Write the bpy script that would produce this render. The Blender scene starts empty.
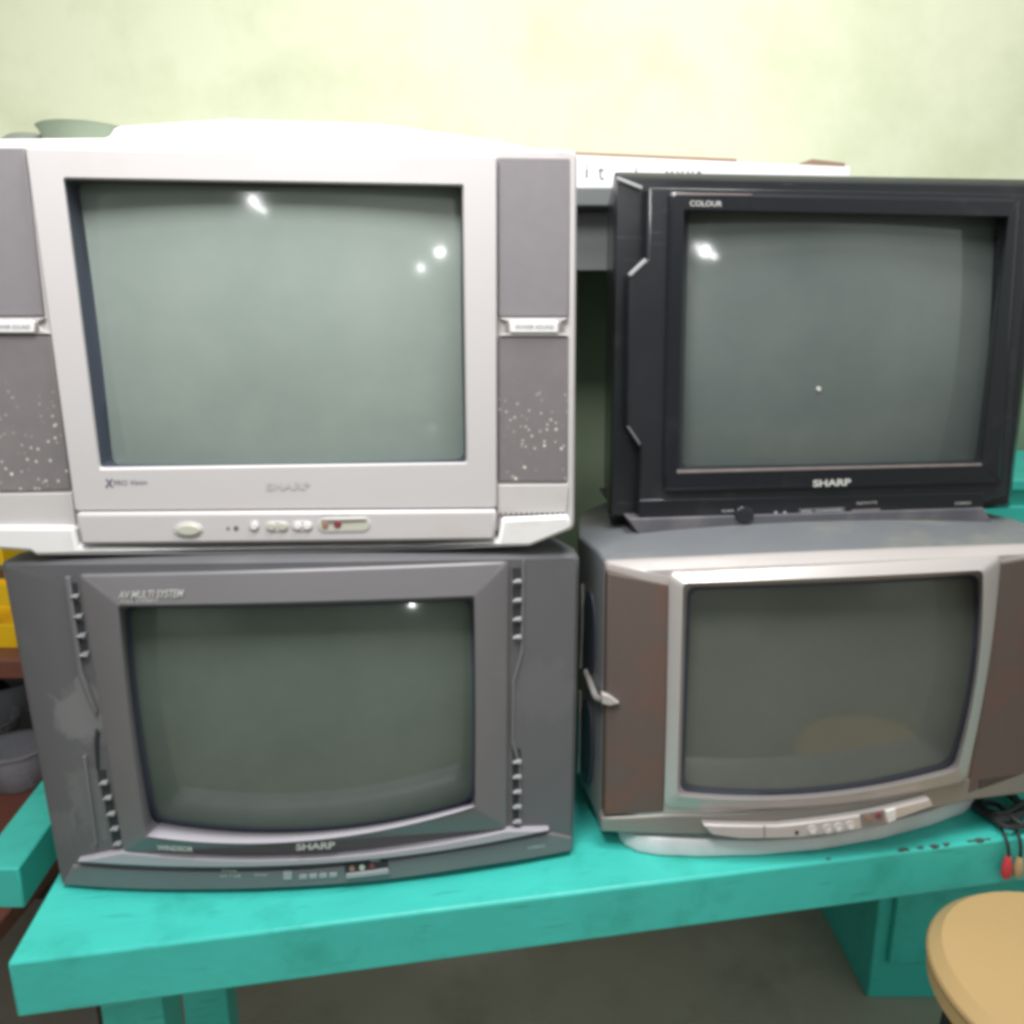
import bpy, bmesh, math, random
from mathutils import Vector, Matrix
random.seed(7)
C = bpy.context.scene.collection
EYE = 1.42
FPX = 780.0
PITCH = math.atan(187 / FPX)
CAM = Vector((0, 0, EYE))
FW = Vector((0, math.cos(PITCH), -math.sin(PITCH)))
UPV = Vector((0, math.sin(PITCH), math.cos(PITCH)))

def ray(px, py):
    return FW * FPX + Vector((1, 0, 0)) * (px - 512) + UPV * (512 - py)

def on_z(px, py, z):
    d = ray(px, py); t = (z - EYE) / d.z
    return CAM + d * t

def on_y(px, py, y):
    d = ray(px, py); return CAM + d * (y / d.y)

def s2l(c):
    return tuple(((v / 255.0 + 0.055) / 1.055) ** 2.4 if v > 10 else v / 255.0 / 12.92 for v in c)

# ---------------------------------------------------------------- materials
def mat(name, col, rough=0.45, metal=0.0, var=0.08, scale=30.0, bump=0.0, bscale=400.0, spec=0.5,
        dust_or_sheen=None, coat=0.0, patches=None, specks=None, stretch=(1, 1, 1), srgb=True, wear=None):
    m = bpy.data.materials.new(name); m.use_nodes = True
    nt = m.node_tree; N = nt.nodes; L = nt.links
    b = N['Principled BSDF']
    c = s2l(col) if srgb else col
    tc = N.new('ShaderNodeTexCoord')
    mp = N.new('ShaderNodeMapping'); mp.inputs['Scale'].default_value = stretch
    L.new(tc.outputs['Object'], mp.inputs['Vector'])
    n1 = N.new('ShaderNodeTexNoise'); n1.inputs['Scale'].default_value = scale
    n1.inputs['Detail'].default_value = 5
    L.new(mp.outputs['Vector'], n1.inputs['Vector'])
    mix = N.new('ShaderNodeMix'); mix.data_type = 'RGBA'
    mix.inputs['A'].default_value = tuple(v * (1 - var) for v in c) + (1,)
    mix.inputs['B'].default_value = tuple(min(1, v * (1 + var)) for v in c) + (1,)
    L.new(n1.outputs['Fac'], mix.inputs['Factor'])
    out = mix.outputs['Result']

    def over(prev, colour, facsock):
        mx = N.new('ShaderNodeMix'); mx.data_type = 'RGBA'
        L.new(prev, mx.inputs['A']); mx.inputs['B'].default_value = s2l(colour) + (1,)
        L.new(facsock, mx.inputs['Factor']); return mx.outputs['Result']

    def ramp(src, a, bb, top=1.0):
        r = N.new('ShaderNodeMapRange'); r.inputs['From Min'].default_value = a
        r.inputs['From Max'].default_value = bb; r.inputs['To Max'].default_value = top
        L.new(src, r.inputs['Value']); return r.outputs['Result']

    def mult(a, bsock):
        q = N.new('ShaderNodeMath'); q.operation = 'MULTIPLY'
        L.new(a, q.inputs[0]); L.new(bsock, q.inputs[1]); return q.outputs[0]
    rough_sock = None
    if dust_or_sheen:
        dc, lo, hi, top, dsc = dust_or_sheen
        n2 = N.new('ShaderNodeTexNoise'); n2.inputs['Scale'].default_value = dsc
        n2.inputs['Detail'].default_value = 8; n2.inputs['Roughness'].default_value = 0.65
        L.new(tc.outputs['Object'], n2.inputs['Vector'])
        f = ramp(n2.outputs['Fac'], lo, hi, top)
        out = over(out, dc, f)
    if patches:                                    # dusty smears at given places on the thing
        for (ctr, rad, pc, top, nsc) in patches:
            vm = N.new('ShaderNodeVectorMath'); vm.operation = 'SUBTRACT'
            vm.inputs[1].default_value = ctr
            n3 = N.new('ShaderNodeTexNoise'); n3.inputs['Scale'].default_value = nsc
            n3.inputs['Detail'].default_value = 6; n3.inputs['Distortion'].default_value = 1.2
            L.new(tc.outputs['Object'], n3.inputs['Vector'])
            L.new(tc.outputs['Object'], vm.inputs[0])
            dv = N.new('ShaderNodeVectorMath'); dv.operation = 'DIVIDE'; dv.inputs[1].default_value = rad
            L.new(vm.outputs[0], dv.inputs[0])
            ln = N.new('ShaderNodeVectorMath'); ln.operation = 'LENGTH'; L.new(dv.outputs[0], ln.inputs[0])
            ad = N.new('ShaderNodeMath'); ad.operation = 'MULTIPLY_ADD'
            L.new(n3.outputs['Fac'], ad.inputs[0]); ad.inputs[1].default_value = 1.6
            L.new(ln.outputs['Value'], ad.inputs[2])
            f = ramp(ad.outputs[0], 1.75, 1.45, top)
            out = over(out, pc, f)
    if specks:
        for (sc_, th, spc, zmax) in specks:
            v = N.new('ShaderNodeTexVoronoi'); v.inputs['Scale'].default_value = sc_
            L.new(tc.outputs['Object'], v.inputs['Vector'])
            f = ramp(v.outputs['Distance'], th, th * 0.5)
            n4 = N.new('ShaderNodeTexNoise'); n4.inputs['Scale'].default_value = 22
            L.new(tc.outputs['Object'], n4.inputs['Vector'])
            f = mult(f, ramp(n4.outputs['Fac'], 0.40, 0.50))
            sp = N.new('ShaderNodeSeparateXYZ'); L.new(tc.outputs['Object'], sp.inputs[0])
            f = mult(f, ramp(sp.outputs['Z'], zmax, zmax - 0.05))
            out = over(out, spc, f)
    if wear:                                       # fine scratches
        w = N.new('ShaderNodeTexNoise'); w.inputs['Scale'].default_value = 60
        mp2 = N.new('ShaderNodeMapping'); mp2.inputs['Rotation'].default_value = (0.3, 0.6, 0.4)
        mp2.inputs['Scale'].default_value = (0.25, 3, 3)
        L.new(tc.outputs['Object'], mp2.inputs['Vector']); L.new(mp2.outputs['Vector'], w.inputs['Vector'])
        w.inputs['Detail'].default_value = 8
        out = over(out, wear, ramp(w.outputs['Fac'], 0.64, 0.72, 0.55))
    L.new(out, b.inputs['Base Color'])
    rr = N.new('ShaderNodeMapRange'); rr.inputs['To Min'].default_value = max(0.02, rough - 0.08)
    rr.inputs['To Max'].default_value = min(1, rough + 0.1)
    n5 = N.new('ShaderNodeTexNoise'); n5.inputs['Scale'].default_value = 14; n5.inputs['Detail'].default_value = 6
    L.new(tc.outputs['Object'], n5.inputs['Vector']); L.new(n5.outputs['Fac'], rr.inputs['Value'])
    L.new(rr.outputs['Result'], b.inputs['Roughness'])
    b.inputs['Metallic'].default_value = metal
    b.inputs['Specular IOR Level'].default_value = spec
    b.inputs['Coat Weight'].default_value = coat
    b.inputs['Coat Roughness'].default_value = 0.06
    if bump:
        n6 = N.new('ShaderNodeTexNoise'); n6.inputs['Scale'].default_value = bscale
        n6.inputs['Detail'].default_value = 3
        L.new(mp.outputs['Vector'], n6.inputs['Vector'])
        bp = N.new('ShaderNodeBump'); bp.inputs['Strength'].default_value = bump
        bp.inputs['Distance'].default_value = 0.001
        L.new(n6.outputs['Fac'], bp.inputs['Height']); L.new(bp.outputs['Normal'], b.inputs['Normal'])
    return m

# ---------------------------------------------------------------- mesh helpers
def finish(name, me, m, parent=None, bevel=0, smooth=35, seg=2):
    me.validate(); me.update()
    bm = bmesh.new(); bm.from_mesh(me)
    bmesh.ops.remove_doubles(bm, verts=bm.verts, dist=1e-6)
    bmesh.ops.recalc_face_normals(bm, faces=bm.faces); bm.to_mesh(me); bm.free()
    o = bpy.data.objects.new(name, me); C.objects.link(o)
    if parent is not None: o.parent = parent
    me.materials.append(m)
    me.shade_smooth(); me.set_sharp_from_angle(angle=math.radians(smooth))
    if bevel:
        b = o.modifiers.new('Bevel', 'BEVEL'); b.width = bevel; b.segments = seg
        b.limit_method = 'ANGLE'; b.angle_limit = math.radians(45)
    return o

def lofted(name, rings, m, parent=None, cap0=False, cap1=False, bevel=0, smooth=35):
    V = []; F = []; n = len(rings[0])
    for r in rings: V += [tuple(p) for p in r]
    for i in range(len(rings) - 1):
        for j in range(n):
            a = i * n + j; b = i * n + (j + 1) % n
            F.append((a, b, b + n, a + n))
    if cap0: F.append(tuple(range(n)))
    if cap1: F.append(tuple((len(rings) - 1) * n + j for j in range(n)))
    me = bpy.data.meshes.new(name); me.from_pydata(V, [], F)
    return finish(name, me, m, parent, bevel, smooth)

def box(name, m, x0, x1, y0, y1, z0, z1, parent=None, bevel=0.002):
    me = bpy.data.meshes.new(name)
    V = [(x, y, z) for x in (x0, x1) for y in (y0, y1) for z in (z0, z1)]
    F = [(0, 1, 3, 2), (4, 6, 7, 5), (0, 4, 5, 1), (2, 3, 7, 6), (0, 2, 6, 4), (1, 5, 7, 3)]
    me.from_pydata(V, [], F)
    return finish(name, me, m, parent, bevel)

def prism(name, m, pts, z0, z1, parent=None, bevel=0.002):
    n = len(pts)
    V = [(p[0], p[1], z0) for p in pts] + [(p[0], p[1], z1) for p in pts]
    F = [tuple(range(n)), tuple(range(n, 2 * n))] + [(j, (j + 1) % n, (j + 1) % n + n, j + n) for j in range(n)]
    me = bpy.data.meshes.new(name); me.from_pydata(V, [], F)
    return finish(name, me, m, parent, bevel)

def lathe(name, m, prof, parent=None, loc=(0, 0, 0), n=32, smooth=35, cap0=True, cap1=True):
    rings = [[(loc[0] + r * math.cos(2 * math.pi * k / n), loc[1] + r * math.sin(2 * math.pi * k / n), loc[2] + z)
              for k in range(n)] for r, z in prof]
    return lofted(name, rings, m, parent, cap0, cap1, 0, smooth)

def tube(name, m, pts, r, parent=None, n=8):
    cu = bpy.data.curves.new(name, 'CURVE'); cu.dimensions = '3D'; cu.bevel_depth = r; cu.bevel_resolution = 2
    cu.use_fill_caps = True
    sp = cu.splines.new('NURBS'); sp.points.add(len(pts) - 1); sp.use_endpoint_u = True; sp.order_u = 4
    for p, q in zip(sp.points, pts): p.co = (q[0], q[1], q[2], 1)
    tmp = bpy.data.objects.new('tmp', cu); C.objects.link(tmp)
    dg = bpy.context.evaluated_depsgraph_get(); dg.update()
    me = bpy.data.meshes.new_from_object(tmp.evaluated_get(dg))
    bpy.data.objects.remove(tmp); me.name = name
    me.materials.clear()
    return finish(name, me, m, parent)

def text_mesh(s, shear=0.0, bold=0.0):
    cu = bpy.data.curves.new('lettering', 'FONT'); cu.body = s; cu.shear = shear; cu.offset = bold
    cu.resolution_u = 4
    tmp = bpy.data.objects.new('tmp', cu); C.objects.link(tmp)
    dg = bpy.context.evaluated_depsgraph_get(); dg.update()
    me = bpy.data.meshes.new_from_object(tmp.evaluated_get(dg))
    bpy.data.objects.remove(tmp); me.materials.clear()
    xs = [v.co.x for v in me.vertices]; ys = [v.co.y for v in me.vertices]
    return me, min(xs), max(xs), min(ys), max(ys)

def edge_loop(TL, TR, BR, BL, r=4, nE=16, nC=4, bow=(0, 0, 0, 0)):
    """rounded four-cornered outline; each side may bow"""
    cs = [TL, TR, BR, BL]; dirs = [(0, 1), (1, 0), (0, 1), (1, 0)]
    def e(k, t):
        a = cs[k]; b = cs[(k + 1) % 4]; bb = bow[k] * 4 * t * (1 - t)
        return (a[0] + (b[0] - a[0]) * t + dirs[k][0] * bb, a[1] + (b[1] - a[1]) * t + dirs[k][1] * bb)
    def ln(k):
        a = cs[k]; b = cs[(k + 1) % 4]; return math.hypot(a[0] - b[0], a[1] - b[1])
    out = []
    for k in range(4):
        tr = r / ln(k)
        for i in range(nE + 1): out.append(e(k, tr + (1 - 2 * tr) * i / nE))
        p0 = e(k, 1 - tr); p2 = e((k + 1) % 4, r / ln((k + 1) % 4)); p1 = cs[(k + 1) % 4]
        for i in range(1, nC):
            t = i / nC
            out.append(tuple((1 - t) ** 2 * p0[j] + 2 * t * (1 - t) * p1[j] + t * t * p2[j] for j in (0, 1)))
    return out

class Set:
    """one television: local x across, y into the depth, z up; the face is a shallow vertical barrel y=-(bulge+w)"""
    def __init__(s, label, D, x0, yaw, bulge, W, zbase, glassR, glassW, group=None):
        r = ray(x0, 325); o = CAM + r * (D / r.y)
        s.base = Vector((o.x, o.y, EYE + zbase)); s.yaw = math.radians(yaw)
        s.B = bulge; s.W = W
        s.root = bpy.data.objects.new('television', None); C.objects.link(s.root)
        s.root.location = s.base; s.root.rotation_euler = (0, 0, s.yaw)
        s.root['label'] = label; s.root['category'] = 'television'; s.root['group'] = 'old tube televisions in two stacks'
        s.R = Matrix.Rotation(-s.yaw, 3, 'Z')
        s.c0 = s.R @ (CAM - s.base)
        s.gc = 1 / (2 * glassR); s.gw = glassW; s.gz = 0.3
    def g(s, x): return s.B * (1 - (x / s.W) ** 2)
    def _hit(s, px, py, fn):
        d = s.R @ ray(px, py); t = -s.c0.y / d.y
        for _ in range(25):
            p = s.c0 + d * t
            t = (fn(p) - s.c0.y) / d.y
        return s.c0 + d * t
    def P(s, px, py, w=0.0):
        return s._hit(px, py, lambda p: -(s.g(p.x) + w))
    def yg(s, x, z): return -(s.gw - s.gc * (x * x + (z - s.gz) ** 2))
    def G(s, px, py, dy=0.0):
        return s._hit(px, py, lambda p: s.yg(p.x, p.z) + dy)
    def loop(s, pts, w): return [s.P(x, y, w) for x, y in pts]
    def back(s, pts, w, y, k=1.0, c=None):
        """same outline moved to depth y and shrunk about its middle"""
        q = s.loop(pts, w); cx = sum(p.x for p in q) / len(q); cz = sum(p.z for p in q) / len(q)
        return [Vector((cx + (p.x - cx) * k, y, cz + (p.z - cz) * k)) for p in q]
    def plate(s, name, pts, w, th, m, parent=None, bevel=0.001, uv=False, seg=2):
        bm = bmesh.new()
        L = pts if uv else [(q.x, q.z) for q in (s.P(x, y, w) for x, y in pts)]
        bm.faces.new([bm.verts.new((x, 0, z)) for x, z in L])
        xs = [q[0] for q in L]
        if s.B > 0:
            k = math.ceil(min(xs) / 0.02)
            while k * 0.02 < max(xs):
                bmesh.ops.bisect_plane(bm, geom=bm.verts[:] + bm.edges[:] + bm.faces[:],
                                       plane_co=(k * 0.02, 0, 0), plane_no=(1, 0, 0)); k += 1
        r = bmesh.ops.extrude_face_region(bm, geom=bm.faces[:])
        back = set(v for v in r['geom'] if isinstance(v, bmesh.types.BMVert))
        for v in bm.verts: v.co.y = -(s.g(v.co.x) + w) + (th if v in back else 0)
        me = bpy.data.meshes.new(name); bm.to_mesh(me); bm.free()
        return finish(name, me, m, parent or s.root, bevel, seg=seg)
    def frame_plate(s, name, outer, hole, w, th, m, bevel=.001):
        """flat plate with an opening"""
        bm = bmesh.new()
        O = [bm.verts.new((p.x, -w, p.z)) for p in (s.P(x, y, w) for x, y in outer)]
        I = [bm.verts.new((p.x, -w, p.z)) for p in (s.P(x, y, w) for x, y in hole)]
        # outer: index 0 top-left, 1 top-right, jR bottom-right, jL bottom-left; hole TL, TR, BR, BL
        jR, jL = 4, 5
        bm.faces.new([O[0], O[1], I[1], I[0]])
        bm.faces.new(O[1:jR + 1] + [I[2], I[1]])
        bm.faces.new([O[jR], O[jL], I[3], I[2]])
        bm.faces.new(O[jL:] + [O[0], I[0], I[3]])
        r = bmesh.ops.extrude_face_region(bm, geom=bm.faces[:])
        for v in r['geom']:
            if isinstance(v, bmesh.types.BMVert): v.co.y += th
        me = bpy.data.meshes.new(name); bm.to_mesh(me); bm.free()
        return finish(name, me, m, s.root, bevel)
    def bezel(s, name, rings, m, parent=None, bevel=0, smooth=30, glass_edge=None, cap0=False):
        R = [s.loop(p, w) for p, w in rings]
        if glass_edge: R.append([s.G(x, y, 0.0) for x, y in glass_edge]); R.append([s.G(x, y, 0.012) for x, y in glass_edge])
        return lofted(name, R, m, parent or s.root, cap0, False, bevel, smooth)
    def opening(s, outer, hole):
        mid = [((a[0] + b[0]) / 2, (a[1] + b[1]) / 2) for a, b in zip(outer, hole)]
        return [s.loop(mid, 0), s.loop(hole, 0), s.loop(hole, -.09)]
    def gasket(s, outer, inner, m):
        R = [[s.G(x, y, d) for x, y in p] for p, d in ((outer, .006), (outer, -.003), (inner, -.0018), (inner, .004))]
        return lofted('screen_gasket', R, m, s.root, False, False, 0, 60)
    def lip(s, name, top, bot, w, m, n=28):
        def bez(P, t): return tuple((1 - t) ** 2 * P[0][j] + 2 * t * (1 - t) * P[1][j] + t * t * P[2][j] for j in (0, 1))
        A_ = [s.G(*bez(top, k / n), -.002) for k in range(n + 1)]; B_ = [s.P(*bez(bot, k / n), w) for k in range(n + 1)]
        V = [tuple(p) for p in A_ + B_]; F = [(k, k + 1, k + n + 2, k + n + 1) for k in range(n)]
        me = bpy.data.meshes.new(name); me.from_pydata(V, [], F)
        o = finish(name, me, m, s.root, 0, 60)
        md = o.modifiers.new('Solidify', 'SOLIDIFY'); md.thickness = .0016; md.offset = 0
        return o
    def glass(s, TL, TR, BR, BL, m, n=26):
        c = [s.G(*q) for q in (TL, TR, BR, BL)]
        x0 = min(c[0].x, c[3].x) - .012; x1 = max(c[1].x, c[2].x) + .012
        z1 = max(c[0].z, c[1].z) + .012; z0 = min(c[2].z, c[3].z) - .03
        V = []; F = []
        for j in range(n + 1):
            for i in range(n + 1):
                x = x0 + (x1 - x0) * i / n; z = z0 + (z1 - z0) * j / n
                V.append((x, s.yg(x, z), z))
        for j in range(n):
            for i in range(n):
                a = j * (n + 1) + i; F.append((a, a + 1, a + n + 2, a + n + 1))
        me = bpy.data.meshes.new('screen'); me.from_pydata(V, [], F)
        return finish('screen', me, m, s.root, 0, 180)
    def text(s, txt, l, r, h, w, m, parent=None, shear=0.0, bold=0.0, name='lettering'):
        me, a, b, c, d = text_mesh(txt, shear, bold)
        for v in me.vertices:
            t = (v.co.x - a) / (b - a); k = (v.co.y - c) / (d - c)
            v.co = s.P(l[0] + (r[0] - l[0]) * t, l[1] + (r[1] - l[1]) * t - k * h, w)
        me.name = name
        return finish(name, me, m, parent or s.root)
    def dot(s, name, px, py, rx, ry, w, th, m, parent=None, n=20, bevel=0.0006):
        return s.plate(name, [(px + rx * math.cos(2 * math.pi * k / n), py + ry * math.sin(2 * math.pi * k / n)) for k in range(n)],
                       w, th, m, parent, bevel)
    def bulb(s, px, py, dist):
        """where a lamp must hang to show its reflection at this place of the glass"""
        p = s.G(px, py); n = Vector((2 * s.gc * p.x, -1, 2 * s.gc * (p.z - s.gz))).normalized()
        d = (p - s.c0).normalized(); r = d - 2 * d.dot(n) * n
        q = p + r * dist
        return s.base + s.R.inverted() @ q

def rect(x0, y0, x1, y1): return [(x0, y0), (x1, y0), (x1, y1), (x0, y1)]
def stad(x0, y0, x1, y1, sl=0.0, n=6):
    r = (y1 - y0) / 2; out = []; cy = (y0 + y1) / 2
    for cx, a0 in ((x1 - r, -90), (x0 + r, 90)):
        for k in range(n + 1):
            a = math.radians(a0 + 180 * k / n); x = cx + r * math.cos(a)
            out.append((x, cy + r * math.sin(a) + sl * (x - x0)))
    return out

# ---------------------------------------------------------------- paint box
wallm = mat('wall_paint', (226, 230, 202), .85, var=.05, scale=3, bump=.4, bscale=60, dust_or_sheen=((196, 202, 166), .46, .72, .6, 3.5), spec=.2)
teal = mat('teal_paint', (64, 190, 178), .40, var=.14, scale=9, bump=.5, bscale=70, dust_or_sheen=((46, 160, 144), .52, .72, .7, 12), wear=(44, 130, 118), spec=.45,
           stretch=(1, 3, 1))
chip = mat('bare_wood', (70, 82, 72), .9)
floorm = mat('floor_concrete', (168, 160, 146), .8, var=.12, scale=6, bump=.4, bscale=40, dust_or_sheen=((120, 112, 100), .5, .8, .6, 5))
silver = mat('silver_plastic', (194, 190, 191), .42, var=.03, scale=6, bump=.08, bscale=900, dust_or_sheen=((188, 178, 168), .56, .8, .5, 9))
silver2 = mat('silver_rim_plastic', (192, 188, 188), .45, var=.04, scale=9, dust_or_sheen=((160, 148, 140), .55, .8, .5, 14))
whitepl = mat('white_plastic', (226, 224, 224), .4, var=.03, dust_or_sheen=((190, 184, 176), .58, .8, .5, 12))
beigeb = mat('beige_button', (190, 190, 176), .35, var=.03)
darkrub = mat('dark_surround', (62, 68, 82), .45, var=.08)
navy = mat('blue_grey_print', (92, 96, 112), .5)
lgrey = mat('pale_print', (200, 200, 196), .5)
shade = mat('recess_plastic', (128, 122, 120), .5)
brownj = mat('jack_brown', (150, 118, 100), .4)
redj = mat('jack_red', (128, 60, 66), .4)
blackhole = mat('dark_socket', (30, 30, 32), .6)

# ================================================================ television: silver, top left
T = Set('big silver television with oval power button, on top of the dark grey television',
        .85, 280, 5, 0.0, .33, -.255, 1.7, -.006)
T.gz = .25
sil_grille = mat('speaker_cloth', (130, 126, 129), .8, var=.07, scale=60, bump=.5, bscale=700, spec=.25)
zsp = T.P(540, 400, 0).z
sil_grille_dirty = mat('speckled_speaker_cloth', (120, 115, 117), .8, var=.08, scale=60, bump=.5, bscale=700, spec=.25,
                       specks=[(120, .24, (196, 190, 182), zsp + .03), (75, .16, (235, 228, 215), zsp)],
                       dust_or_sheen=((142, 136, 134), .5, .75, .5, 9))
glass1 = mat('tube_glass_pale', (132, 144, 138), .10, var=.05, scale=3.5, dust_or_sheen=((166, 174, 166), .40, .70, .5, 1.8), spec=.6, coat=.3)  # dusty clouding also paints soft uneven reflections into the glass colour
A = edge_loop((-74, 146), (577, 150), (574, 531), (-6, 532), 9)
lofted('cabinet', [T.back(A, 0, .36, .66), T.back(A, 0, .16, .93), T.back(A, 0, .03, 1.0), T.loop(A, -.004),
                   T.loop(edge_loop((-72, 148), (575, 152), (572, 530), (-4, 531), 9), 0)] +
       T.opening(edge_loop((-72, 148), (575, 152), (572, 530), (-4, 531), 9), edge_loop((54, 170), (474, 176), (477, 474), (90, 481), 3)),
       silver2, T.root, True, False)
# raised hump of the cabinet behind the front frame
hp = [(-40, 138), (108, 137), (112, 126), (230, 118), (380, 123), (490, 139), (540, 149), (540, 175), (-40, 175)]
T.plate('cabinet_hump', hp, -.03, .12, whitepl, bevel=.006)
T.plate('speaker_grille', [(-60, 147.5), (24, 147.5), (44, 316), (-28, 317)], .003, .006, sil_grille, bevel=.0015)
T.plate('speaker_grille', [(498, 157), (570, 158), (569, 317), (498, 317)], .003, .006, sil_grille, bevel=.0015)
T.plate('speaker_grille', [(-26, 334), (50, 335), (71, 490), (-2, 492)], .003, .006, sil_grille_dirty, bevel=.0015)
T.plate('speaker_grille', [(498, 337), (568.5, 337), (567.5, 482), (498, 482)], .003, .006, sil_grille_dirty, bevel=.0015)
for q in ([(-24, 318), (45, 318), (50, 334), (-20, 333)], [(499, 318), (569, 318), (569, 336), (499, 336)]):
    cl = T.plate('speaker_badge', [(q[0][0], q[0][1]), q[1], (q[1][0] - 8, q[1][1] + 4), (q[2][0] - 8, q[2][1] - 4), q[2], q[3],
                                   (q[3][0] + 9, q[3][1] - 4), (q[0][0] + 9, q[0][1] + 4)], .005, .006, silver, bevel=.001)
    a = q[0][0] + 11; b = q[1][0] - 11
    T.plate('name_plate', rect(a, q[0][1] + 3, b, q[0][1] + 14.5), .0075, .003, whitepl, cl, .0008)
    T.text('POWER SOUND', (a + 6, q[0][1] + 10.8), (b - 4, q[0][1] + 10.8), 3.6, .0081, navy, cl)
    for k in (0, 1):
        xx = a - 5 if k == 0 else b + 1
        T.plate('clip_slot', rect(xx, q[0][1] + 5, xx + 4, q[0][1] + 14), .0056, .002, shade, cl, 0)
# lower speaker strips
T.plate('speaker_foot', [(497.5, 485), (568, 484.5), (567, 513), (497, 515)], .004, .006, silver2, bevel=.001)
T.plate('speaker_foot', [(-4, 494), (71, 493), (76, 526), (-2, 527)], .004, .006, silver2, bevel=.001)
for k in range(26):
    x = 500 + k * 2.6
    if k % 2 == 0: T.plate('vent_slot', rect(x, 512.5, x + 1.3, 515), .0046, .001, blackhole, bevel=0)
o1 = edge_loop((25, 147), (497, 155), (497, 508), (75, 511), 3)
o2 = edge_loop((26.5, 149), (495.5, 157), (495.5, 507), (76, 510), 3)
i0 = edge_loop((63, 177), (464, 184), (468, 464), (99, 470.5), 3)
i1 = edge_loop((65, 179.5), (462, 186.5), (466, 462), (101, 467), 3)
gl = edge_loop((78, 183), (460.5, 188.5), (464, 459), (113, 464.5), 9, bow=(1, -1, 1.5, 2))
T.bezel('screen_frame', [(o1, -.002), (o1, .009), (o2, .012), (i0, .012), (i1, .006)], silver, smooth=25)
T.bezel('screen_surround', [(i1, .0062), (edge_loop((72, 181), (461.5, 187.5), (465, 461), (106, 466), 6), -.008)], darkrub,
        glass_edge=gl, smooth=40)
T.glass((78, 183), (461, 188), (465, 460), (110, 465), glass1)
cp = T.plate('control_panel', [(75, 513), (497, 510), (495.5, 540.5), (80, 545.5)], .017, .02, silver, bevel=.004)
T.plate('power_button', [(188 + 15 * math.cos(k * .314), 530 + 8 * math.sin(k * .314)) for k in range(20)], .0185, .004, silver2, cp, .001)
T.dot('button_face', 188, 530.3, 12.2, 5.8, .0205, .004, beigeb, cp, bevel=.0015)
T.dot('indicator', 228, 528.5, 2, 2, .0175, .002, shade, cp); T.dot('indicator', 236, 528.5, 2.6, 2.6, .0175, .002, navy, cp)
T.dot('button', 254, 526, 5.5, 5.5, .0182, .003, silver2, cp); T.dot('button_face', 254, 526.4, 3.6, 3.6, .020, .003, whitepl, cp)
T.plate('button', stad(265, 521.5, 289, 532), .0182, .003, silver2, cp, .0008)
T.dot('button_face', 271.5, 526.8, 4.3, 3.6, .0198, .003, beigeb, cp); T.dot('button_face', 282.5, 526.8, 4.3, 3.6, .0198, .003, beigeb, cp)
T.plate('button', stad(291, 521, 313, 531.5), .0182, .003, silver2, cp, .0008)
T.dot('button_face', 297.5, 526.3, 4, 3.4, .0198, .003, whitepl, cp); T.dot('button_face', 307, 526.3, 4, 3.4, .0198, .003, whitepl, cp)
T.plate('socket_tray', stad(317, 518, 371, 533.5, -.02), .0178, .003, silver2, cp, .0008)
tr = T.plate('socket_recess', stad(319, 519.2, 369, 531.5, -.02), .0183, .002, beigeb, cp, .0003)
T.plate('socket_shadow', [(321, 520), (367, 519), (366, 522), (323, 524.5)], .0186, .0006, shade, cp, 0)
T.dot('socket', 325, 525.5, 3.4, 3.6, .0192, .002, brownj, cp); T.dot('socket', 337.5, 524.5, 4, 3.8, .0192, .002, redj, cp)
T.text('VIDEO', (321, 516.5), (333, 516.3), 2.4, .0176, lgrey, cp); T.text('AUDIO', (338, 516.3), (350, 516), 2.4, .0176, lgrey, cp)
T.plate('bottom_skirt', [(-10, 527), (74, 527), (78, 547), (200, 549), (420, 546), (498, 541), (502, 519), (569, 515.5), (573, 528), (566, 532),
                         (530, 546.5), (420, 551), (200, 555.5), (36, 556), (30, 552), (-12, 549)], .012, .10, whitepl, bevel=.004)
mk = T.text('X', (105, 487.5), (113.5, 487.5), 8.5, .0126, navy, bold=.03)
T.text('PRO Vision', (114, 485.5), (147, 484.5), 5, .0126, navy)
silvtxt = mat('raised_letter', (186, 182, 182), .35, var=.02)
T.text('SHARP', (266, 490.5), (310, 489.5), 7.5, .0128, silvtxt, bold=.03)

# ================================================================ television: dark grey, bottom left
T1 = T
T = Set('dark grey television with notched vents beside its screen, under the big silver one',
        .85, 280, 5, .035, .32, -.668, 1.05, .020)
T.gz = .235
pa = T.P(84, 712, 0); pb = T.P(90, 800, 0); pc = T.P(545, 690, 0); pd = T.P(64, 830)
grey_pl = mat('dark_grey_plastic', (98, 98, 102), .38, var=.05, scale=12, bump=.12, bscale=900,
              patches=[(tuple(pa), (.040, .2, .045), (128, 128, 130), .75, 30), (tuple(pb), (.03, .2, .06), (120, 122, 122), .5, 60),
                       (tuple(pc), (.045, .2, .05), (110, 110, 112), .4, 38), (tuple(pd), (.02, .2, .03), (112, 114, 114), .5, 60)],
              dust_or_sheen=((116, 114, 112), .58, .8, .4, 14))
grey_pan = mat('mid_grey_plastic', (112, 110, 113), .35, var=.04, scale=12, bump=.1, bscale=900, dust_or_sheen=((128, 124, 122), .56, .8, .4, 10))
lilac = mat('lit_ledge_lilac', (168, 164, 172), .4, var=.03)  # paler than the casing: light on the ledges put into the colour
slotm = mat('vent_dark', (50, 50, 54), .7)
glass2 = mat('tube_glass_dark', (88, 100, 92), .07, var=.05, scale=3, dust_or_sheen=((124, 134, 126), .40, .70, .5, 2.0), spec=.6, coat=.3)  # cloudy tone: part dusty film, part painted soft reflection
A = edge_loop((2, 561), (579, 554), (573, 851), (62, 884), 5, bow=(1, 0, 0, 0))
A0 = edge_loop((6, 565), (576, 558), (570, 848), (65, 881), 5, bow=(1, 0, 0, 0))
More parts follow.
